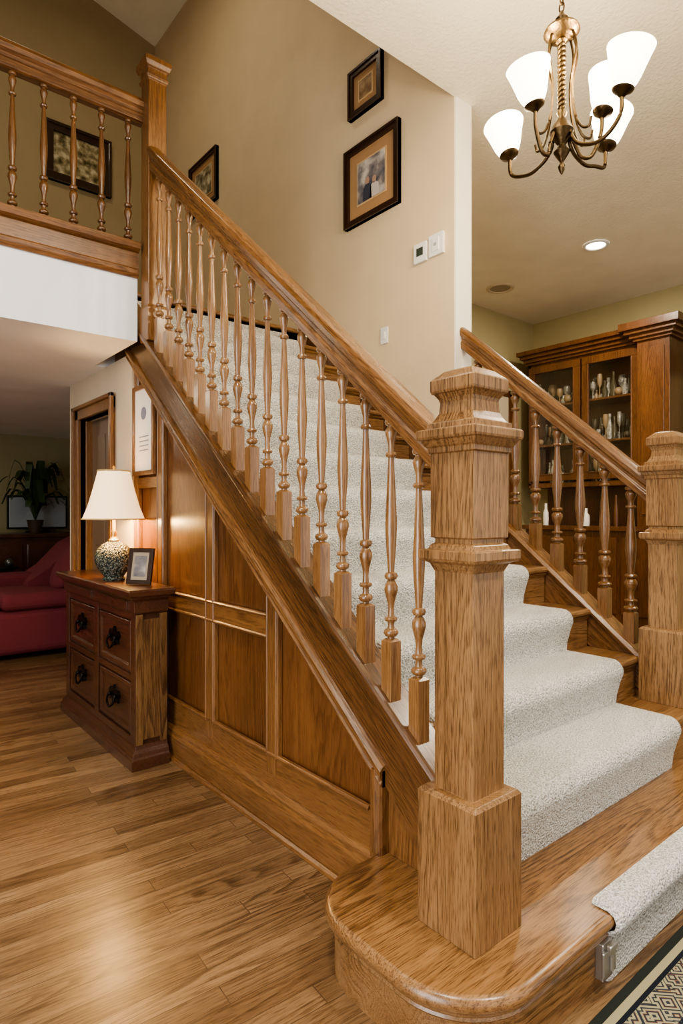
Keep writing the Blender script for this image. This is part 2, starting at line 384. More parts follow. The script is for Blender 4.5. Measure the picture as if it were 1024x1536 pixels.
def runner(name,path,x0,x1,t=.018):
    P=[Vector((0,a,b)) for a,b in path]; n=len(P); nor=[]
    for i in range(n):
        d=(P[min(i+1,n-1)]-P[max(i-1,0)]).normalized(); nor.append(Vector((0,-d.z,d.y)))
    cols=[(x0,0),(x0+.002,.5),(x0+.007,.85),(x0+.016,1)]
    nx=8
    cols+=[(x0+.016+(x1-x0-.032)*i/nx,1) for i in range(1,nx)]
    cols+=[(x1-.016,1),(x1-.007,.85),(x1-.002,.5),(x1,0)]
    mb=MB(); vs=[];fs=[]
    for x,f in cols:
        for p,nn in zip(P,nor):
            q=p+nn*(t*f+.001); vs.append((x,q.y,q.z))
    for c in range(len(cols)-1):
        for i in range(n-1):
            fs.append((c*n+i,c*n+i+1,(c+1)*n+i+1,(c+1)*n+i))
    mb.add(vs,fs,0,True)
    return mb.build(name,[carpet],ST,sharp=0)
path=[]
for k in range(2,14):
    y=yk(k); z=zk(k)
    zp=zk(k-1)
    if k==2: path.append((y+.028,zp+.002))
    path.append((y+.022,zp+.055)); path.append((y+.006,z-.075))
    c=(y+.024,z-.032); r=.032
    for a in range(0,8):
        t=math.radians(190-a*100/7); path.append((c[0]+r*math.cos(t),c[1]+r*math.sin(t)))
    path.append((y+.1,z)); path.append((yk(k+1)+.0,z)); path.append((yk(k+1)+.024,z+.012))
path.append((yk(14)+.028,zk(14)-.06))
runner('stair_runner',path,1.45,2.64)
pth=[(.795,.003),(.790,.13),(.764,.150),(.760,.165),(.766,.180),(.78,.187),(.80,.187),(.825,.186)]
runner('starter_runner',pth,1.545,2.64,.014)
CAP=lambda y:.508+.81*(y-1.118)
def rake_poly(y0,y1,a,b): return [(y0,CAP(y0)+a),(y1,CAP(y1)+a),(y1,CAP(y1)+b),(y0,CAP(y0)+b)]
m=MB()
m.prism(rake_poly(1.06,3.88,-.03,-.30),'X',1.285,1.37,0)
capp=[(-.055,-.035),(-.062,-.028),(-.062,-.012),(-.055,-.002),(-.045,0),(.055,0),(.065,-.01),(.065,-.035)]
m.sweep((1.305,1.06,CAP(1.06)),(1.305,3.88,CAP(3.88)),capp,0)
m.sweep((1.305,1.06,CAP(1.06)),(1.305,3.88,CAP(3.88)),[(-.02,-.035),(-.048,-.035),(-.044,-.05),(-.034,-.058),(-.03,-.075),(-.02,-.08)],0)
m.build('stringer_outer',[oak_rk],ST,.002)
m=MB()
BP=[(0.02,.0),(-.012,0),(-.022,.01),(-.014,.02),(-.022,.032),(-.022,.05),(-.010,.062),(0,.066),(.02,.066)]
m.sweep((1.285,1.345,CAP(1.345)-.30),(1.285,3.45,CAP(3.45)-.30),BP,0)
m.sweep((1.285,1.345,.186),(1.285,1.345,CAP(1.345)-.25),[(a,b*.8) for a,b in BP],1,False,'Z')
m.build('stringer_moulding',[oak_rail,red_fr],ST,.0015)
m=MB()
yb=lambda y:CAP(y)-.29
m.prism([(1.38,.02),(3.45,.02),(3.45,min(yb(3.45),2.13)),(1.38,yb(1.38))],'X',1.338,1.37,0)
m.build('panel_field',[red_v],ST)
m=MB()
def stile(y0,y1,z0=.2):
    m.prism([(y0,z0),(y1,z0),(y1,yb(y1)+.02),(y0,yb(y0)+.02)],'X',1.312,1.345,0)
    for yy in(y0,y1): m.sweep((1.317,yy,.27),(1.317,yy,yb(yy)-.06),[(.02,-.009),(-.0,-.009),(-.009,-.003),(-.009,.003),(0,.009),(.02,.009)],0,False,'Z')
m.prism([(1.06,.186),(1.345,.186),(1.345,.0),(1.43,.0),(1.43,yb(1.43)+.02),(1.06,yb(1.06)+.02)],'X',1.30,1.345,0)
for a,b in((1.985,2.05),(2.50,2.57),(3.06,3.12),(3.40,3.44)): stile(a,b)
m.build('panel_stiles',[red_fr],ST,.003)
m=MB()
m.box(1.314,1.345,1.43,3.45,.15,.275); m.box(1.314,1.345,2.045,3.45,.735,.815)
m.box(1.314,1.345,3.12,3.45,1.36,1.42)
def bead(y0,y1,z):
    m.sweep((1.317,y0,z),(1.317,y1,z),[(0.01,-.009),(-.004,-.008),(-.010,0),(-.004,.008),(.01,.009)])
bead(1.45,3.40,.277); bead(2.05,3.40,.733); bead(2.05,3.4,.817)
m.prism([(1.42,yb(1.42)-.07),(3.45,yb(3.45)-.07),(3.45,yb(3.45)+.02),(1.42,yb(1.42)+.02)],'X',1.3135,1.345,0)
m.sweep((1.317,1.42,yb(1.42)-.07),(1.317,3.45,yb(3.45)-.07),[(0.01,-.011),(-.004,-.010),(-.010,0),(-.004,.010),(.01,.011)])
m.build('panel_rails',[red_y],ST,.003)
m=MB()
m.loft([[(1.33,y,0),(1.285,y,0),(1.285,y,.11),(1.295,y,.125),(1.295,y,.135),(1.307,y,.15),(1.33,y,.155)] for y in (1.375,3.45)],0,False)
m.loft([[(1.285,y,0),(1.268,y,0),(1.270,y,.012),(1.280,y,.02),(1.285,y,.02)] for y in (1.375,3.45)],0,False)
m.build('panel_baseboard',[red_y],ST,.002)
RC=lambda y:.575+.81*(y-1.292)
m=MB()
y0,y1=1.25,YW-.013
m.prism([(y0,RC(y0)-.03),(y1,RC(y1)-.03),(y1,RC(y1)-.33),(y0,.376)],'X',2.862,2.94,0)
m.sweep((2.90,y0,RC(y0)),(2.90,y1,RC(y1)),[(-.06,-.035),(-.065,-.02),(-.055,-.0),(.055,0),(.065,-.02),(.06,-.035)],0)
m.prism([(y0+.02,.001),(y1,.001),(y1,RC(y1)-.33),(y0+.02,.377)],'X',2.87,2.93,0)
m.build('stringer_right',[oak_rail],ST,.002)
def newel(name,cx,cy,z0,zt,s=1.0,base=.345,mat=oak_v):
    m=MB(); b=z0+base
    top=zt
    pr=[(z0,.184),(b-.010,.184),(b,.168),(b,.123),
        (top-.512,.123),(top-.505,.130),(top-.492,.142),(top-.486,.160),(top-.486,.176),(top-.478,.183),(top-.458,.183),(top-.456,.172),(top-.456,.148),(top-.444,.138),(top-.440,.122),(top-.428,.122),(top-.426,.138),
        (top-.215,.138),(top-.213,.150),(top-.200,.150),(top-.196,.160),(top-.182,.176),(top-.180,.188),(top-.174,.192),(top-.158,.192),(top-.154,.184),(top-.154,.154),(top-.138,.150),(top-.136,.134),(top-.126,.122),(top-.112,.108),(top-.086,.104),
        (top-.076,.110),(top-.064,.126),(top-.062,.136),(top-.056,.140),(top-.030,.140),(top-.026,.134),(top-.006,.09),(top,.06)]
    m.loft_sq(cx,cy,pr,0)
    return m.build(name,[mat],ST,.0012,0,1)
newel('newel_post_bottom',1.2375,.9875,.185,1.59)
newel('newel_post_right',2.91,1.19,.375,1.592,1.0,.33)
m=MB(); cx,cy=1.305,3.15
m.loft_sq(cx,cy,[(2.13,.105),(2.16,.115),(2.30,.115),(2.32,.10),(3.50,.098),(3.505,.112),(3.52,.118),(3.535,.104),(3.56,.104),(3.565,.125),(3.585,.142),(3.61,.142),(3.615,.125),(3.645,.06)],0)
m.build('newel_post_top',[red_fr],ST,.003)
HR=lambda y:1.481+.852*(y-1.142)
rp=[(-.018,-.135),(-.030,-.128),(-.032,-.095),(-.024,-.082),(-.026,-.066),(-.038,-.052),(-.042,-.030),(-.036,-.010),(-.020,-.001),(0,.002)]
rp=rp+[(-a,b) for a,b in reversed(rp[:-1])]
m=MB(); m.sweep((1.29,1.045,HR(1.045)),(1.29,3.11,HR(3.11)),rp,0,False)
m.build('handrail',[oak_rail],ST,.002)
HR2=lambda y:1.424+.861*(y-1.295)
m=MB(); m.sweep((2.905,1.25,HR2(1.25)),(2.905,YW-.014,HR2(YW-.014)),rp,0,False)
m.build('handrail_right',[oak_rail],ST,.002)
m=MB(); m.prism([(YW,zk(7)-.05),(3.9,2.60),(3.9,2.78),(YW,RC(YW)+.02)],'X',2.812,2.829,0); m.build('skirt_right',[oak_rk],ST,.002)
def baluster(m,x,y,zb,zt,bw=.042,bh=.17,k=1.0,slope=.81):
    h=bw/2
    vs=[(x-h,y-h,zb-slope*h-.004),(x+h,y-h,zb-slope*h-.004),(x+h,y+h,zb+slope*h-.004),(x-h,y+h,zb+slope*h-.004)]
    b=zb+bh
    vs+=[(x-h,y-h,b-.008),(x+h,y-h,b-.008),(x+h,y+h,b-.008),(x-h,y+h,b-.008)]
    q=h*.55; vs+=[(x-q,y-q,b),(x+q,y-q,b),(x+q,y+q,b),(x-q,y+q,b)]
    fs=[(0,1,2,3),(8,9,10,11)]
    for j in (0,4):
        for i in range(4):
            kk=(i+1)%4; fs.append((j+i,j+kk,j+4+kk,j+4+i))
    m.add(vs,fs,0)
    T=zt-b
    pr=[(0,.011),(.006,.011),(.010,.018),(.020,.0225),(.030,.0225),(.040,.018),(.044,.011),(.060,.0095),(.074,.0105),(.077,.018),(.086,.0205),(.095,.018),(.098,.0105),(.13,.0090),(.16,.0110),(.19,.0165),(.215,.0205),(.235,.0200),(.255,.0135),(.262,.0100),(.267,.0175),(.280,.0205),(.293,.0175),(.298,.0100),
        (.34,.0115),(.42,.0155),(.49,.0180),(.52,.0180),(.60,.0155),(.72,.0115),(.80,.0090),(.812,.0092),(.815,.0150),(.825,.0175),(.835,.0150),(.838,.0092),(.87,.0092),(.895,.0135),(.92,.0180),(.935,.0175),(.95,.0105),(.956,.0100),(.960,.0170),(.972,.0195),(.984,.0170),(.988,.0125),(1,.0125)]
    m.lathe(x,y,[(r*k,b+t*T) for t,r in pr],16,0,True)
m=MB()
for i in range(17):
    y=1.212+.1145*i
    if y>3.08: break
    baluster(m,1.292,y,CAP(y),HR(y)-.12)
m.build('balusters',[bal_m],ST,sharp=38)
m=MB()
for i in range(9):
    y=1.357+.128*i
    if y>YW-.03: break
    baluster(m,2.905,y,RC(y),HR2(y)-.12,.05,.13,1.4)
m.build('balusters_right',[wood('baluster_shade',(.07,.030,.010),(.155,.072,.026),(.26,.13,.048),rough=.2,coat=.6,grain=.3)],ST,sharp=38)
BR=empty('runner_edge_bracket')
m=MB(); m.box(1.500,1.548,.770,.7935,.03,.125); m.box(1.492,1.556,.764,.772,.045,.11); m.box(1.505,1.543,.752,.765,.115,.128); m.lathe(1.524,.760,[(.006,.06),(.006,.095)],10)
m.build('bracket_plate',[steel],BR,.003)
# ------------------------------------------------------------------ balcony
BA=empty('balcony_railing')
m=MB()
m.prism([(3.2,2.49),(3.182,2.49),(3.182,2.60),(3.17,2.605),(3.155,2.615),(3.15,2.63),(3.152,2.65),(3.17,2.655),(3.30,2.655),(3.30,2.651),(3.2,2.651)],'X',-2.6,1.235,0)
m.prism([(3.2,2.47),(3.188,2.47),(3.178,2.49),(3.174,2.51),(3.182,2.52),(3.2,2.52)],'X',-2.6,1.235,0)
m.build('fascia',[red_x],BA,.002)
m=MB(); m.sweep((-2.6,3.2,3.43),(1.26,3.2,3.43),rp,0,False,'X'); m.build('rail',[red_x],BA,.002)
m=MB()
for i in range(27):
    x=1.185-.137*i
    if x<-2.5: break
    baluster(m,x,3.2,2.665,3.31,.030,.0,1.0,0)
m.build('balusters',[wood('baluster_upper',(.05,.02,.007),(.12,.052,.018),(.21,.10,.035),rough=.25,coat=.5,grain=.3)],BA,sharp=38)
# ------------------------------------------------------------------ wall items
def picture(name,y0,y1,z0,z1,fw,matw,inner,outer2=None):
    E=empty(name); m=MB(); x=XW-.001
    def fr(w0,d0,y0,y1,z0,z1,mi):
        m.box(x-d0,x,y0,y1,z0,z0+w0,mi); m.box(x-d0,x,y0,y1,z1-w0,z1,mi); m.box(x-d0,x,y0,y0+w0,z0+w0,z1-w0,mi); m.box(x-d0,x,y1-w0,y1,z0+w0,z1-w0,mi)
    fr(fw,.03,y0,y1,z0,z1,0); fr(fw*.35,.038,y0,y1,z0,z1,0)
    i=fw; m.box(x-.012,x,y0+i,y1-i,z0+i,z1-i,1)
    j=fw+matw; 
    m.box(x-.018,x-.01,y0+j-.012,y1-j+.012,z0+j-.012,z1-j+.012,3); m.box(x-.020,x-.012,y0+j,y1-j,z0+j,z1-j,2)
    if inner is pic_a:
        ym=(y0+y1)/2; zb=z0+j
        for dy,hh,mi in((.035,.16,4),(-.035,.14,5)):
            pts=[(ym+dy-.045,zb),(ym+dy+.045,zb),(ym+dy+.04,zb+hh*.55),(ym+dy+.015,zb+hh*.68),(ym+dy-.015,zb+hh*.68),(ym+dy-.04,zb+hh*.55)]
            m.prism(pts,'X',x-.0215,x-.019,mi)
            pts=[(ym+dy+.02*math.cos(a*.524),zb+hh*.82+.026*math.sin(a*.524)) for a in range(12)]
            m.prism(pts,'X',x-.0215,x-.019,6)
    m.build('frame',[frame_m,mat_board,inner,simple('mat_inner',(.55,.38,.2),.7),simple('print_dark',(.04,.045,.07),.5),simple('print_light',(.55,.5,.45),.5),simple('print_skin',(.4,.25,.18),.5)],E,0)
picture('framed_photo',2.81,3.354,3.24,3.79,.045,.09,pic_a)
picture('framed_photo.001',2.972,3.31,4.0,4.335,.045,.06,pic_c)
picture('framed_photo.002',5.27,5.85,4.24,4.75,.04,.08,pic_b)
E=empty('landscape_painting_framed'); m=MB()
x0,x1,z0,z1=1.64,2.32,4.67,5.28
for w,d in((.09,.04),(.03,.055)):
    m.box(x0,x1,6.8-d,6.799,z0,z0+w); m.box(x0,x1,6.8-d,6.799,z1-w,z1); m.box(x0,x0+w,6.8-d,6.799,z0+w,z1-w); m.box(x1-w,x1,6.8-d,6.799,z0+w,z1-w)
m.box(x0+.09,x1-.09,6.785,6.799,z0+.09,z1-.09,1)
m.build('frame',[frame_m,pic_b],E,.003)
E=empty('thermostat'); m=MB(); m.box(XW-.022,XW-.001,2.575,2.68,2.79,2.91,0); m.box(XW-.026,XW-.02,2.60,2.655,2.83,2.88,1); m.build('body',[plastic,screen],E,.004)
E=empty('wall_control_panel'); m=MB(); m.box(XW-.02,XW-.001,2.44,2.555,2.795,2.925,0); m.box(XW-.026,XW-.018,2.47,2.525,2.82,2.90,0); m.box(XW-.028,XW-.024,2.485,2.51,2.85,2.87,1); m.build('body',[plastic,simple('grey_btn',(.4,.4,.38),.5)],E,.003)
E=empty('light_switch'); m=MB(); m.box(XW-.008,XW-.001,2.93,3.0,2.355,2.465,0); m.box(XW-.014,XW-.006,2.953,2.977,2.385,2.435,0); m.build('plate',[plastic],E,.002)
E=empty('framed_certificate'); m=MB()
for a in((3.13,3.155,1.43,1.93),(3.40,3.425,1.43,1.93),(3.155,3.40,1.43,1.455),(3.155,3.40,1.905,1.93)): m.box(1.292,1.308,*a,0)
m.box(1.300,1.3075,3.155,3.40,1.455,1.905,1)
for z in (1.64,1.615,1.59,1.565): m.box(1.2990,1.3005,3.21,3.34,z,z+.006,2)
m.M=Matrix.Translation((1.300,3.275,1.77))@Matrix.Rotation(math.pi/2,4,'Y'); m.lathe(0,0,[(.035,-.003),(.035,.001)],20,2); m.M=None
m.build('certificate',[red_fr,paper,simple('seal_blue',(.18,.2,.28),.5)],E)
# ------------------------------------------------------------------ ceiling items
def ceil_disc(name,x,y,r,mats):
    E=empty(name); m=MB(); m.lathe(x,y,[(r,ZC-.001),(r,ZC-.008),(r*.92,ZC-.014),(r*.78,ZC-.014),(r*.72,ZC-.006)],32,0,True,False)
    m.lathe(x,y,[(r*.73,ZC-.006),(r*.7,ZC-.0075)],32,1); m.build('fixture',mats,E)
lit=simple('lamp_lit',(1,1,1),.5,emis=(1,.9,.75),es=14)
ceil_disc('recessed_downlight',5.41,2.85,.115,[plastic,lit])
ceil_disc('ceiling_speaker',5.64,4.07,.15,[beige,simple('speaker_grille',(.35,.30,.22),.7)])
ceil_disc('smoke_detector',4.9,4.0,.07,[plastic,plastic])
# ------------------------------------------------------------------ chandelier
CH=empty('chandelier'); cx,cy=2.105,1.243
fr_=Vector((math.sin(math.radians(39.6)),math.cos(math.radians(39.6)),0)); rt_=Vector((fr_.y,-fr_.x,0))
m=MB()
m.lathe(cx,cy,[(.002,2.50),(.010,2.515),(.014,2.53),(.006,2.545),(.012,2.555),(.022,2.57),(.030,2.585),(.018,2.60),(.014,2.61),(.030,2.635),(.044,2.66),(.034,2.685),(.020,2.70),(.014,2.715),(.020,2.73),(.012,2.745)],20)
for ph in(0,math.pi):
    m.tube([(cx+.008*math.cos(j*.55+ph),cy+.008*math.sin(j*.55+ph),2.742+j*.00325) for j in range(78)],.0085,8)
m.lathe(cx,cy,[(.012,2.99),(.022,3.0),(.018,3.01),(.052,3.02),(.066,3.035),(.062,3.045),(.030,3.055),(.018,3.07),(.024,3.085),(.012,3.10),(.006,3.115)],20)
zz=3.115; i=0
while zz<ZC-.03:
    L=[]
    for a in range(13):
        t=2*math.pi*a/12; u=.010*math.cos(t); w=.019*math.sin(t)
        L.append((cx+(u if i%2 else 0),cy+(0 if i%2 else u),zz+.015+w))
    m.tube(L,.0032,6); zz+=.028; i+=1
m.lathe(cx,cy,[(.004,ZC-.05),(.03,ZC-.04),(.06,ZC-.02),(.065,ZC-.001)],20)
arms=[(-48,.225,2.69),(-2,.15,2.72),(24,.225,2.65),(128,.235,2.67),(200,.12,2.72)]
ms=MB(); pts=[]
for ang,Rr,zb in arms:
    a=math.radians(ang); d=rt_*math.cos(a)+fr_*math.sin(a); C=Vector((cx,cy,0))
    def Q(r,z): return C+d*r+Vector((0,0,z))
    m.tube(bez([Q(.03,2.66),Q(.055,2.60),Q(.10*Rr/.2,2.565),Q(.75*Rr,2.57),Q(.97*Rr,zb-.07),Q(Rr,zb)],30),.0075,8)
    m.tube(bez([Q(.045,3.02),Q(.058,2.95),Q(.04,2.83),Q(.05,2.72),Q(.075,2.65),Q(.105,2.635),Q(.115,2.665)],36),.0048,6)
    axis=Vector((0,0,1)).cross(d); M=Matrix.Translation(Q(Rr,zb))@Matrix.Rotation(math.radians(12),4,axis)
    m.M=M; m.lathe(0,0,[(.008,-.012),(.020,0),(.034,.008),(.038,.016),(.022,.02),(.018,.03)],16); m.M=None
    ms.M=M; ms.lathe(0,0,[(.024,.016),(.034,.022),(.044,.036),(.052,.056),(.060,.085),(.069,.118),(.080,.152),(.077,.153),(.064,.118),(.048,.060),(.033,.028)],28,0,True,True); ms.M=None
    pts.append(M@Vector((0,0,.15)))
m.build('brass_frame',[bronze],CH); ms.build('glass_shades',[shade_e],CH)
def light(name,typ,loc,e,col=(1,1,1),size=.1,parent=None,rot=None,sy=None):
    l=bpy.data.lights.new(name,typ); l.energy=e; l.color=col
    if typ=='AREA':
        l.size=size
        if sy: l.shape='RECTANGLE'; l.size_y=sy
        else: l.shape='DISK'
    elif typ in('POINT','SPOT'): l.shadow_soft_size=size
    o=bpy.data.objects.new(name,l); COL.objects.link(o); o.location=loc
    if rot: o.rotation_euler=rot
    if parent: o.parent=parent
    return o
for i,p in enumerate(pts): light('bulb_%d'%i,'POINT',p+Vector((0,0,.05)),16,(1,.78,.48),.03,CH)
# ------------------------------------------------------------------ console chest
CT=empty('console_table')
X0,X1,Ya,Yb=1.10,1.282,2.87,4.0
XB=1.258
m=MB()
m.box(X0+.012,XB,Ya+.012,Yb-.012,.10,.74,0)
m.loft_rect([(0,X0-.03,XB,Ya-.03,Yb+.03),(.05,X0-.03,XB,Ya-.03,Yb+.03),(.058,X0-.022,XB,Ya-.022,Yb+.022),(.075,X0-.018,XB,Ya-.018,Yb+.018),(.09,X0-.004,XB,Ya-.004,Yb+.004),(.105,X0,XB,Ya,Yb),(.11,X0,XB,Ya,Yb)],0)
m.loft_rect([(.735,X0,XB,Ya,Yb),(.745,X0-.012,XB,Ya-.012,Yb+.012),(.80,X0-.014,XB,Ya-.014,Yb+.014),(.812,X0-.028,XB,Ya-.028,Yb+.028),(.822,X0-.034,XB,Ya-.034,Yb+.034),(.828,X0-.05,XB+.02,Ya-.05,Yb+.05),(.852,X0-.054,XB+.02,Ya-.054,Yb+.054),(.860,X0-.046,XB+.02,Ya-.046,Yb+.046)],0)
for y0,y1 in((Ya,Ya+.06),((Ya+Yb)/2-.03,(Ya+Yb)/2+.03),(Yb-.06,Yb)): m.box(X0-.004,X0+.02,y0,y1,.105,.74,0)
for z0,z1 in((.105,.14),(.41,.44),(.71,.74)): m.box(X0-.003,X0+.02,Ya,Yb,z0,z1,0)
ym=(Ya+Yb)/2
for y0,y1 in((Ya+.07,ym-.04),(ym+.04,Yb-.07)):
    for z0,z1 in((.15,.40),(.45,.70)):
        m.loft([[(X0+.012,y0,z0),(X0+.012,y1,z0),(X0+.012,y1,z1),(X0+.012,y0,z1)],[(X0+.001,y0+.006,z0+.006),(X0+.001,y1-.006,z0+.006),(X0+.001,y1-.006,z1-.006),(X0+.001,y0+.006,z1-.006)],
                [(X0+.001,y0+.025,z0+.025),(X0+.001,y1-.025,z0+.025),(X0+.001,y1-.025,z1-.025),(X0+.001,y0+.025,z1-.025)],[(X0+.009,y0+.035,z0+.035),(X0+.009,y1-.035,z0+.035),(X0+.009,y1-.035,z1-.035),(X0+.009,y0+.035,z1-.035)]],0,False)
    m.box(X0-.020,X0-.01,y0,y1,.752,.795,0)
m.box(X0+.03,XB-.03,Ya-.0,Ya+.02,.13,.71,1)
m.box(X0+.0,X0+.035,Ya-.004,Ya+.02,.108,.735,1); m.box(XB-.035,XB-.001,Ya-.004,Ya+.02,.108,.735,1)
m.build('cabinet_body',[chest_d,chest_o],CT,.002)
m=MB()
for yc in((Ya+.07+ym-.04)/2,(ym+.04+Yb-.07)/2):
    for zc in(.275,.575):
        pl=[(-.075,.014),(-.054,.036),(-.026,.026),(0,.056),(.026,.026),(.054,.036),(.075,.014),(.056,-.008),(.060,-.030),(.026,-.022),(0,-.044),(-.026,-.022),(-.060,-.030),(-.056,-.008)]
        m.prism([(yc+a,zc+.01+b) for a,b in pl],'X',X0-.003,X0+.010)
        m.ball((X0-.010,yc-.040,zc+.012),.011,0,8); m.ball((X0-.010,yc+.040,zc+.012),.011,0,8)
        m.tube(bez([(X0-.014,yc-.040,zc+.012),(X0-.022,yc-.044,zc-.018),(X0-.026,yc,zc-.042),(X0-.022,yc+.044,zc-.018),(X0-.014,yc+.040,zc+.012)],20),.006,8)
m.build('drawer_pulls',[black],CT)
# ------------------------------------------------------------------ table lamp
TL=empty('table_lamp'); lx,ly,lz=1.16,3.34,.86
m=MB()
m.lathe(lx,ly,[(.055,lz),(.060,lz+.008),(.050,lz+.018),(.058,lz+.03),(.082,lz+.06),(.098,lz+.10),(.100,lz+.13),(.088,lz+.165),(.062,lz+.192),(.035,lz+.206),(.024,lz+.212)],28,0)
m.lathe(lx,ly,[(.024,lz+.21),(.030,lz+.216),(.020,lz+.226),(.014,lz+.245),(.018,lz+.255),(.010,lz+.27),(.008,lz+.34)],16,1)
m.lathe(lx,ly,[(.004,lz+.34),(.004,lz+.585),(.010,lz+.59),(.006,lz+.60),(.009,lz+.61),(.002,lz+.62)],10,1)
m.build('base',[lamp_base_mat(),simple('lamp_gold',(.6,.35,.1),.3,.9)],TL)
m=MB(); zs0,zs1=lz+.33,lz+.59
n=8; rings=[]
for t in [0,.25,.5,.75,1]:
    r=.165+(.085-.165)*(t**.8); z=zs0+(zs1-zs0)*t; ring=[]
    for i in range(n*4):
        a=2*math.pi*i/(n*4); f=1-.035*abs(math.sin(a*4)); ring.append((lx+r*f*math.cos(a),ly+r*f*math.sin(a),z))
    rings.append(ring)
m.loft(rings,0,True,False)
for zz,rr in((zs0,.165),(zs1,.085)): m.lathe(lx,ly,[(rr,zz-.004),(rr+.003,zz),(rr,zz+.004)],32,1,True,False)
m.build('shade',[lshade,simple('shade_trim',(.5,.35,.15),.7)],TL,sharp=0)
light('lamp_bulb','POINT',(lx,ly,zs0+.02),24,(1,.60,.22),.05,TL)
E=empty('tabletop_photo_frame'); m=MB(); M=Matrix.Translation((1.175,3.03,.862))@Matrix.Rotation(math.radians(38),4,'Z')@Matrix.Rotation(math.radians(12),4,'Y')
m.M=M
w,h=.068,.185
m.box(-.008,.008,-w,w,0,.022,0); m.box(-.008,.008,-w,w,h-.022,h,0); m.box(-.008,.008,-w,-w+.022,.022,h-.022,0); m.box(-.008,.008,w-.022,w,.022,h-.022,0)
m.box(-.003,.006,-w+.02,w-.02,.02,h-.02,1); m.box(-.0045,-.003,-w+.035,w-.035,.04,h-.04,2)
m.M=None; m.build('frame',[frame_m,simple('photo_mat',(.35,.28,.2),.6),pic_a],E,.002)
# ------------------------------------------------------------------ far living room
SO=empty('sofa')
m=MB()
m.box(-.3,1.95,5.55,6.45,.05,.42); m.box(-.05,1.0,5.50,6.2,.42,.56); m.box(1.01,1.72,5.50,6.2,.42,.56)
m.box(-.3,1.5,6.2,6.5,.42,.66)
m.prism([(1.30,.30),(1.97,.30),(1.97,.98),(1.84,1.0),(1.70,.93),(1.50,.72),(1.32,.60)],'Y',6.0,6.5)
m.box(1.72,1.97,5.5,6.3,.10,.66); m.box(-.32,-.06,5.5,6.45,.10,.62)
m.build('upholstery',[red_fab],SO,.06,seg=4)
m=MB(); m.M=Matrix.Translation((1.60,5.80,.74))@Matrix.Rotation(math.radians(28),4,'Y'); m.ball((0,0,0),.25,0,16,(.36,.95,1)); m.M=None
m.build('throw_cushion',[red_fab],SO)
m=MB(); 
for x in(-.2,1.8):
    for y in(5.65,6.35): m.lathe(x,y,[(.02,0),(.03,.08)],10)
m.build('legs',[dark],SO)
SB=empty('sideboard'); m=MB(); m.box(1.15,2.35,7.30,7.85,.06,.95); m.box(1.12,2.38,7.27,7.88,.95,.99); 
for a in(1.2,1.6,2.0): m.box(a,a+.35,7.285,7.31,.12,.88)
for x in(1.18,2.28):
    for y in(7.33,7.78): m.box(x,x+.05,y,y+.05,0,.07)
m.build('body',[chest_d],SB,.005)
E=empty('television'); m=MB(); m.box(1.50,2.15,7.80,7.84,1.03,1.42,0); m.box(1.52,2.13,7.79,7.802,1.05,1.40,1); m.box(1.70,1.95,7.74,7.87,.99,1.005,0); m.box(1.8,1.85,7.80,7.83,1.0,1.05,0); m.build('screen',[black,grey],E,.004)
PL=empty('potted_plant'); px,py=1.72,7.48; m=MB()
m.lathe(px,py,[(.055,.991),(.085,1.12),(.09,1.14),(.075,1.14)],18,1)
for i in range(44):
    a=random.uniform(0,6.28); L=random.uniform(.2,.42); up=random.uniform(.15,.5); dr=Vector((math.cos(a),math.sin(a)*.55,0))
    P=bez([(px,py,1.13),Vector((px,py,1.13+up))+dr*L*.35,Vector((px,py,1.13+up*1.35))+dr*L*.75,Vector((px,py,1.13+up*random.uniform(.7,1.2)))+dr*L],8)
    side=Vector((-dr.y,dr.x,0)).normalized(); ws=[.006,.008,.022,.032,.034,.03,.022,.012,.002]
    vs=[];n=len(P)
    for j,p in enumerate(P):
        w=ws[min(j,8)]*1.2; vs+=[p-side*w,p+side*w]
    m.add(vs,[(2*j,2*j+1,2*j+3,2*j+2) for j in range(n-1)],0,True)
m.build('foliage_and_pot',[leaf,potm],PL)
E=empty('side_table'); m=MB(); m.lathe(1.22,6.85,[(.2,.66),(.21,.67),(.2,.68)],28,0)
for a in(0,2.1,4.2): m.tube([(1.22+.17*math.cos(a),6.85+.17*math.sin(a),0.002),(1.22+.06*math.cos(a),6.85+.06*math.sin(a),.35),(1.22+.15*math.cos(a),6.85+.15*math.sin(a),.66)],.01,8,0)
m.lathe(1.20,6.85,[(.04,.681),(.055,.72),(.06,.78),(.03,.82),(.035,.85)],16,1); m.ball((1.33,6.82,.722),.042,1)
m.build('table_and_vases',[black,simple('pewter',(.12,.12,.12),.3,.7)],E)
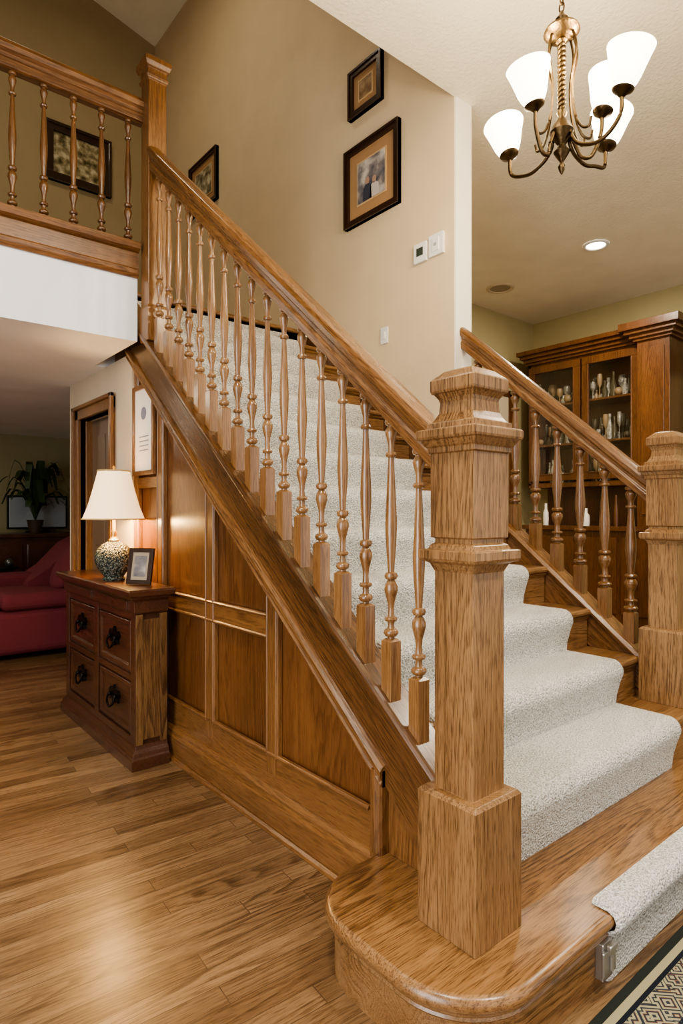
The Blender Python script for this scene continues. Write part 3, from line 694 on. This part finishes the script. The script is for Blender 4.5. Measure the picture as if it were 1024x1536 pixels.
# ------------------------------------------------------------------ display cabinet
DC=empty('display_cabinet'); XF=6.6; XBk=7.07
m=MB()
Y0,Y1=2.68,4.36
m.box(XBk-.02,XBk,Y0,Y1,0,3.05,0)
for y in(Y0,2.98,4.32): m.box(XF+.02,XBk,y,y+.04,1.55,3.05,0)
m.box(XF+.02,XBk,Y0,Y1,3.0,3.05,0); m.box(XF+.02,XBk,Y0,Y1,1.52,1.58,0)
for z in(2.02,2.50): m.box(XF+.06,XBk,3.02,4.32,z,z+.025,0)
m.box(XF-.06,XBk,Y0-.02,2.99,1.0,3.05,0); m.box(XF-.075,XF-.06,Y0+.03,2.94,1.2,2.95,0)
def door(y0,y1,z0,z1):
    f=.085
    m.box(XF,XF+.025,y0,y1,z0,z0+f,0); m.box(XF,XF+.025,y0,y1,z1-f,z1,0); m.box(XF,XF+.025,y0,y0+f,z0+f,z1-f,0); m.box(XF,XF+.025,y1-f,y1,z0+f,z1-f,0)
    m.box(XF-.008,XF,y0+f-.014,y0+f,z0+f,z1-f,0); m.box(XF-.008,XF,y1-f,y1-f+.014,z0+f,z1-f,0)
    m.box(XF-.008,XF,y0+f,y1-f,z0+f-.014,z0+f,0); m.box(XF-.008,XF,y0+f,y1-f,z1-f,z1-f+.014,0)
door(3.0,3.65,1.6,3.0); door(3.67,4.34,1.6,3.0)
for dd,z0,z1 in((.02,3.03,3.06),(.05,3.06,3.10),(.09,3.10,3.14),(.13,3.14,3.19)):
    m.box(XF-dd,XBk,2.99-dd,Y1+dd*.6,z0,z1,0)
    m.box(XF-.07-dd,XBk,Y0-.03-dd,3.0+dd,z0+.0,z1+.03,0)
m.box(XF-.12,XBk,2.1,Y1,1.02,1.07,0); m.box(XF-.07,XBk,2.15,Y1-.02,0.0,1.02,0)
for y in(2.2,2.7,3.2,3.7): m.box(XF-.09,XF-.07,y,y+.45,.12,.95,0)
m.box(XF-.06,XBk,2.15,2.3,1.07,3.05,0)
m.build('carcass',[cab_m],DC,.006)
m=MB()
for y0,y1 in((3.07,3.58),(3.74,4.27)): m.add([(XF+.012,y0,1.67),(XF+.012,y1,1.67),(XF+.012,y1,2.93),(XF+.012,y0,2.93)],[(0,1,2,3)],0)
m.build('door_glass',[pane],DC)
m=MB(); m.ball((XF-.015,3.62,2.2),.016,0,10); m.ball((XF-.015,3.71,2.2),.016,0,10); m.build('door_knobs',[bronze],DC)
m=MB()
for z in(1.58,2.045,2.525):
    for y in [3.06+.062*i for i in range(20)]:
        for x in(6.70,6.79,6.88):
            h=random.uniform(.08,.30); r=random.uniform(.018,.045); yy=y+random.uniform(-.02,.02); q=random.random(); mi=random.choice((0,1,1,2))
            if q<.35: m.lathe(x,yy,[(r,z),(r*.3,z+.01),(r*.2,z+h*.45),(r,z+h*.6),(r*1.1,z+h*.85),(r*.9,z+h)],8,mi)
            elif q<.7: m.lathe(x,yy,[(r,z),(r*1.2,z+h*.4),(r*.4,z+h*.75),(r*.5,z+h)],8,mi)
            else: m.ball((x,yy,z+r*1.2),r*1.2,mi,8)
m.build('glassware',[glassw,simple('bottle_dark',(.06,.05,.03),.15),simple('figurine_tan',(.25,.17,.09),.4)],DC)
m=MB()
for y,h,r,c in((2.5,.3,.05,0),(2.72,.22,.06,0),(3.2,.34,.04,1),(3.32,.30,.04,1),(3.55,.2,.07,0),(3.9,.33,.04,1),(4.05,.26,.05,0)):
    m.lathe(6.51,y,[(r*.6,1.071),(r*.65,1.071+h*.3),(r*.6,1.071+h*.6),(r*.3,1.071+h*.75),(r*.3,1.071+h)],14,c)
m.build('bottles',[paper,simple('bottle_amber',(.12,.05,.02),.15)],DC)
# ------------------------------------------------------------------ rug
m=MB(); m.box(1.28,4.2,-1.6,.745,.001,.012); m.build('area_rug',[rug_mat()],None,.003)
# ------------------------------------------------------------------ lights
w=bpy.data.worlds.new('world'); S.world=w; w.use_nodes=True
bg=w.node_tree.nodes['Background']; bg.inputs[0].default_value=(1,.97,.93,1); bg.inputs[1].default_value=1.25
D=math.radians
light('foyer_fill_1','AREA',(0.2,.6,3.68),60,(1,.90,.74),.35)  # added fill under the foyer ceiling, no fixture modelled
light('foyer_fill_2','AREA',(1.6,-.6,3.68),80,(1,.90,.74),.35)  # second added fill, behind the view, no fixture
light('downlight_3','AREA',(5.41,2.85,3.68),60,(1,.88,.7),.2)
light('foyer_fill_3','AREA',(4.6,.5,3.68),50,(1,.88,.7),.3)  # added fill on the right side of the ceiling, no fixture
light('vault_fill','AREA',(1.2,4.6,6.5),26,(1,.85,.62),.5)  # added fill so the closed-off upper stairwell is not dark
light('living_light','AREA',(0,6.6,2.12),12,(1,.88,.7),.4)
light('hall_light','AREA',(0.2,4.2,2.12),10,(1,.85,.62),.5)
light('window_fill','AREA',(-2.58,.25,1.55),140,(.92,.96,1),3.1,None,(0,D(-90),0),2.3)  # added area fill set in the unseen left window opening
# ------------------------------------------------------------------ camera
c=bpy.data.cameras.new('camera'); co=bpy.data.objects.new('camera',c); COL.objects.link(co)
co.location=(0,0,1.228); co.rotation_euler=(D(90),0,D(-39.6))
c.sensor_fit='VERTICAL'; c.sensor_height=36; c.lens=915/1536*36; c.clip_start=.02
S.camera=co
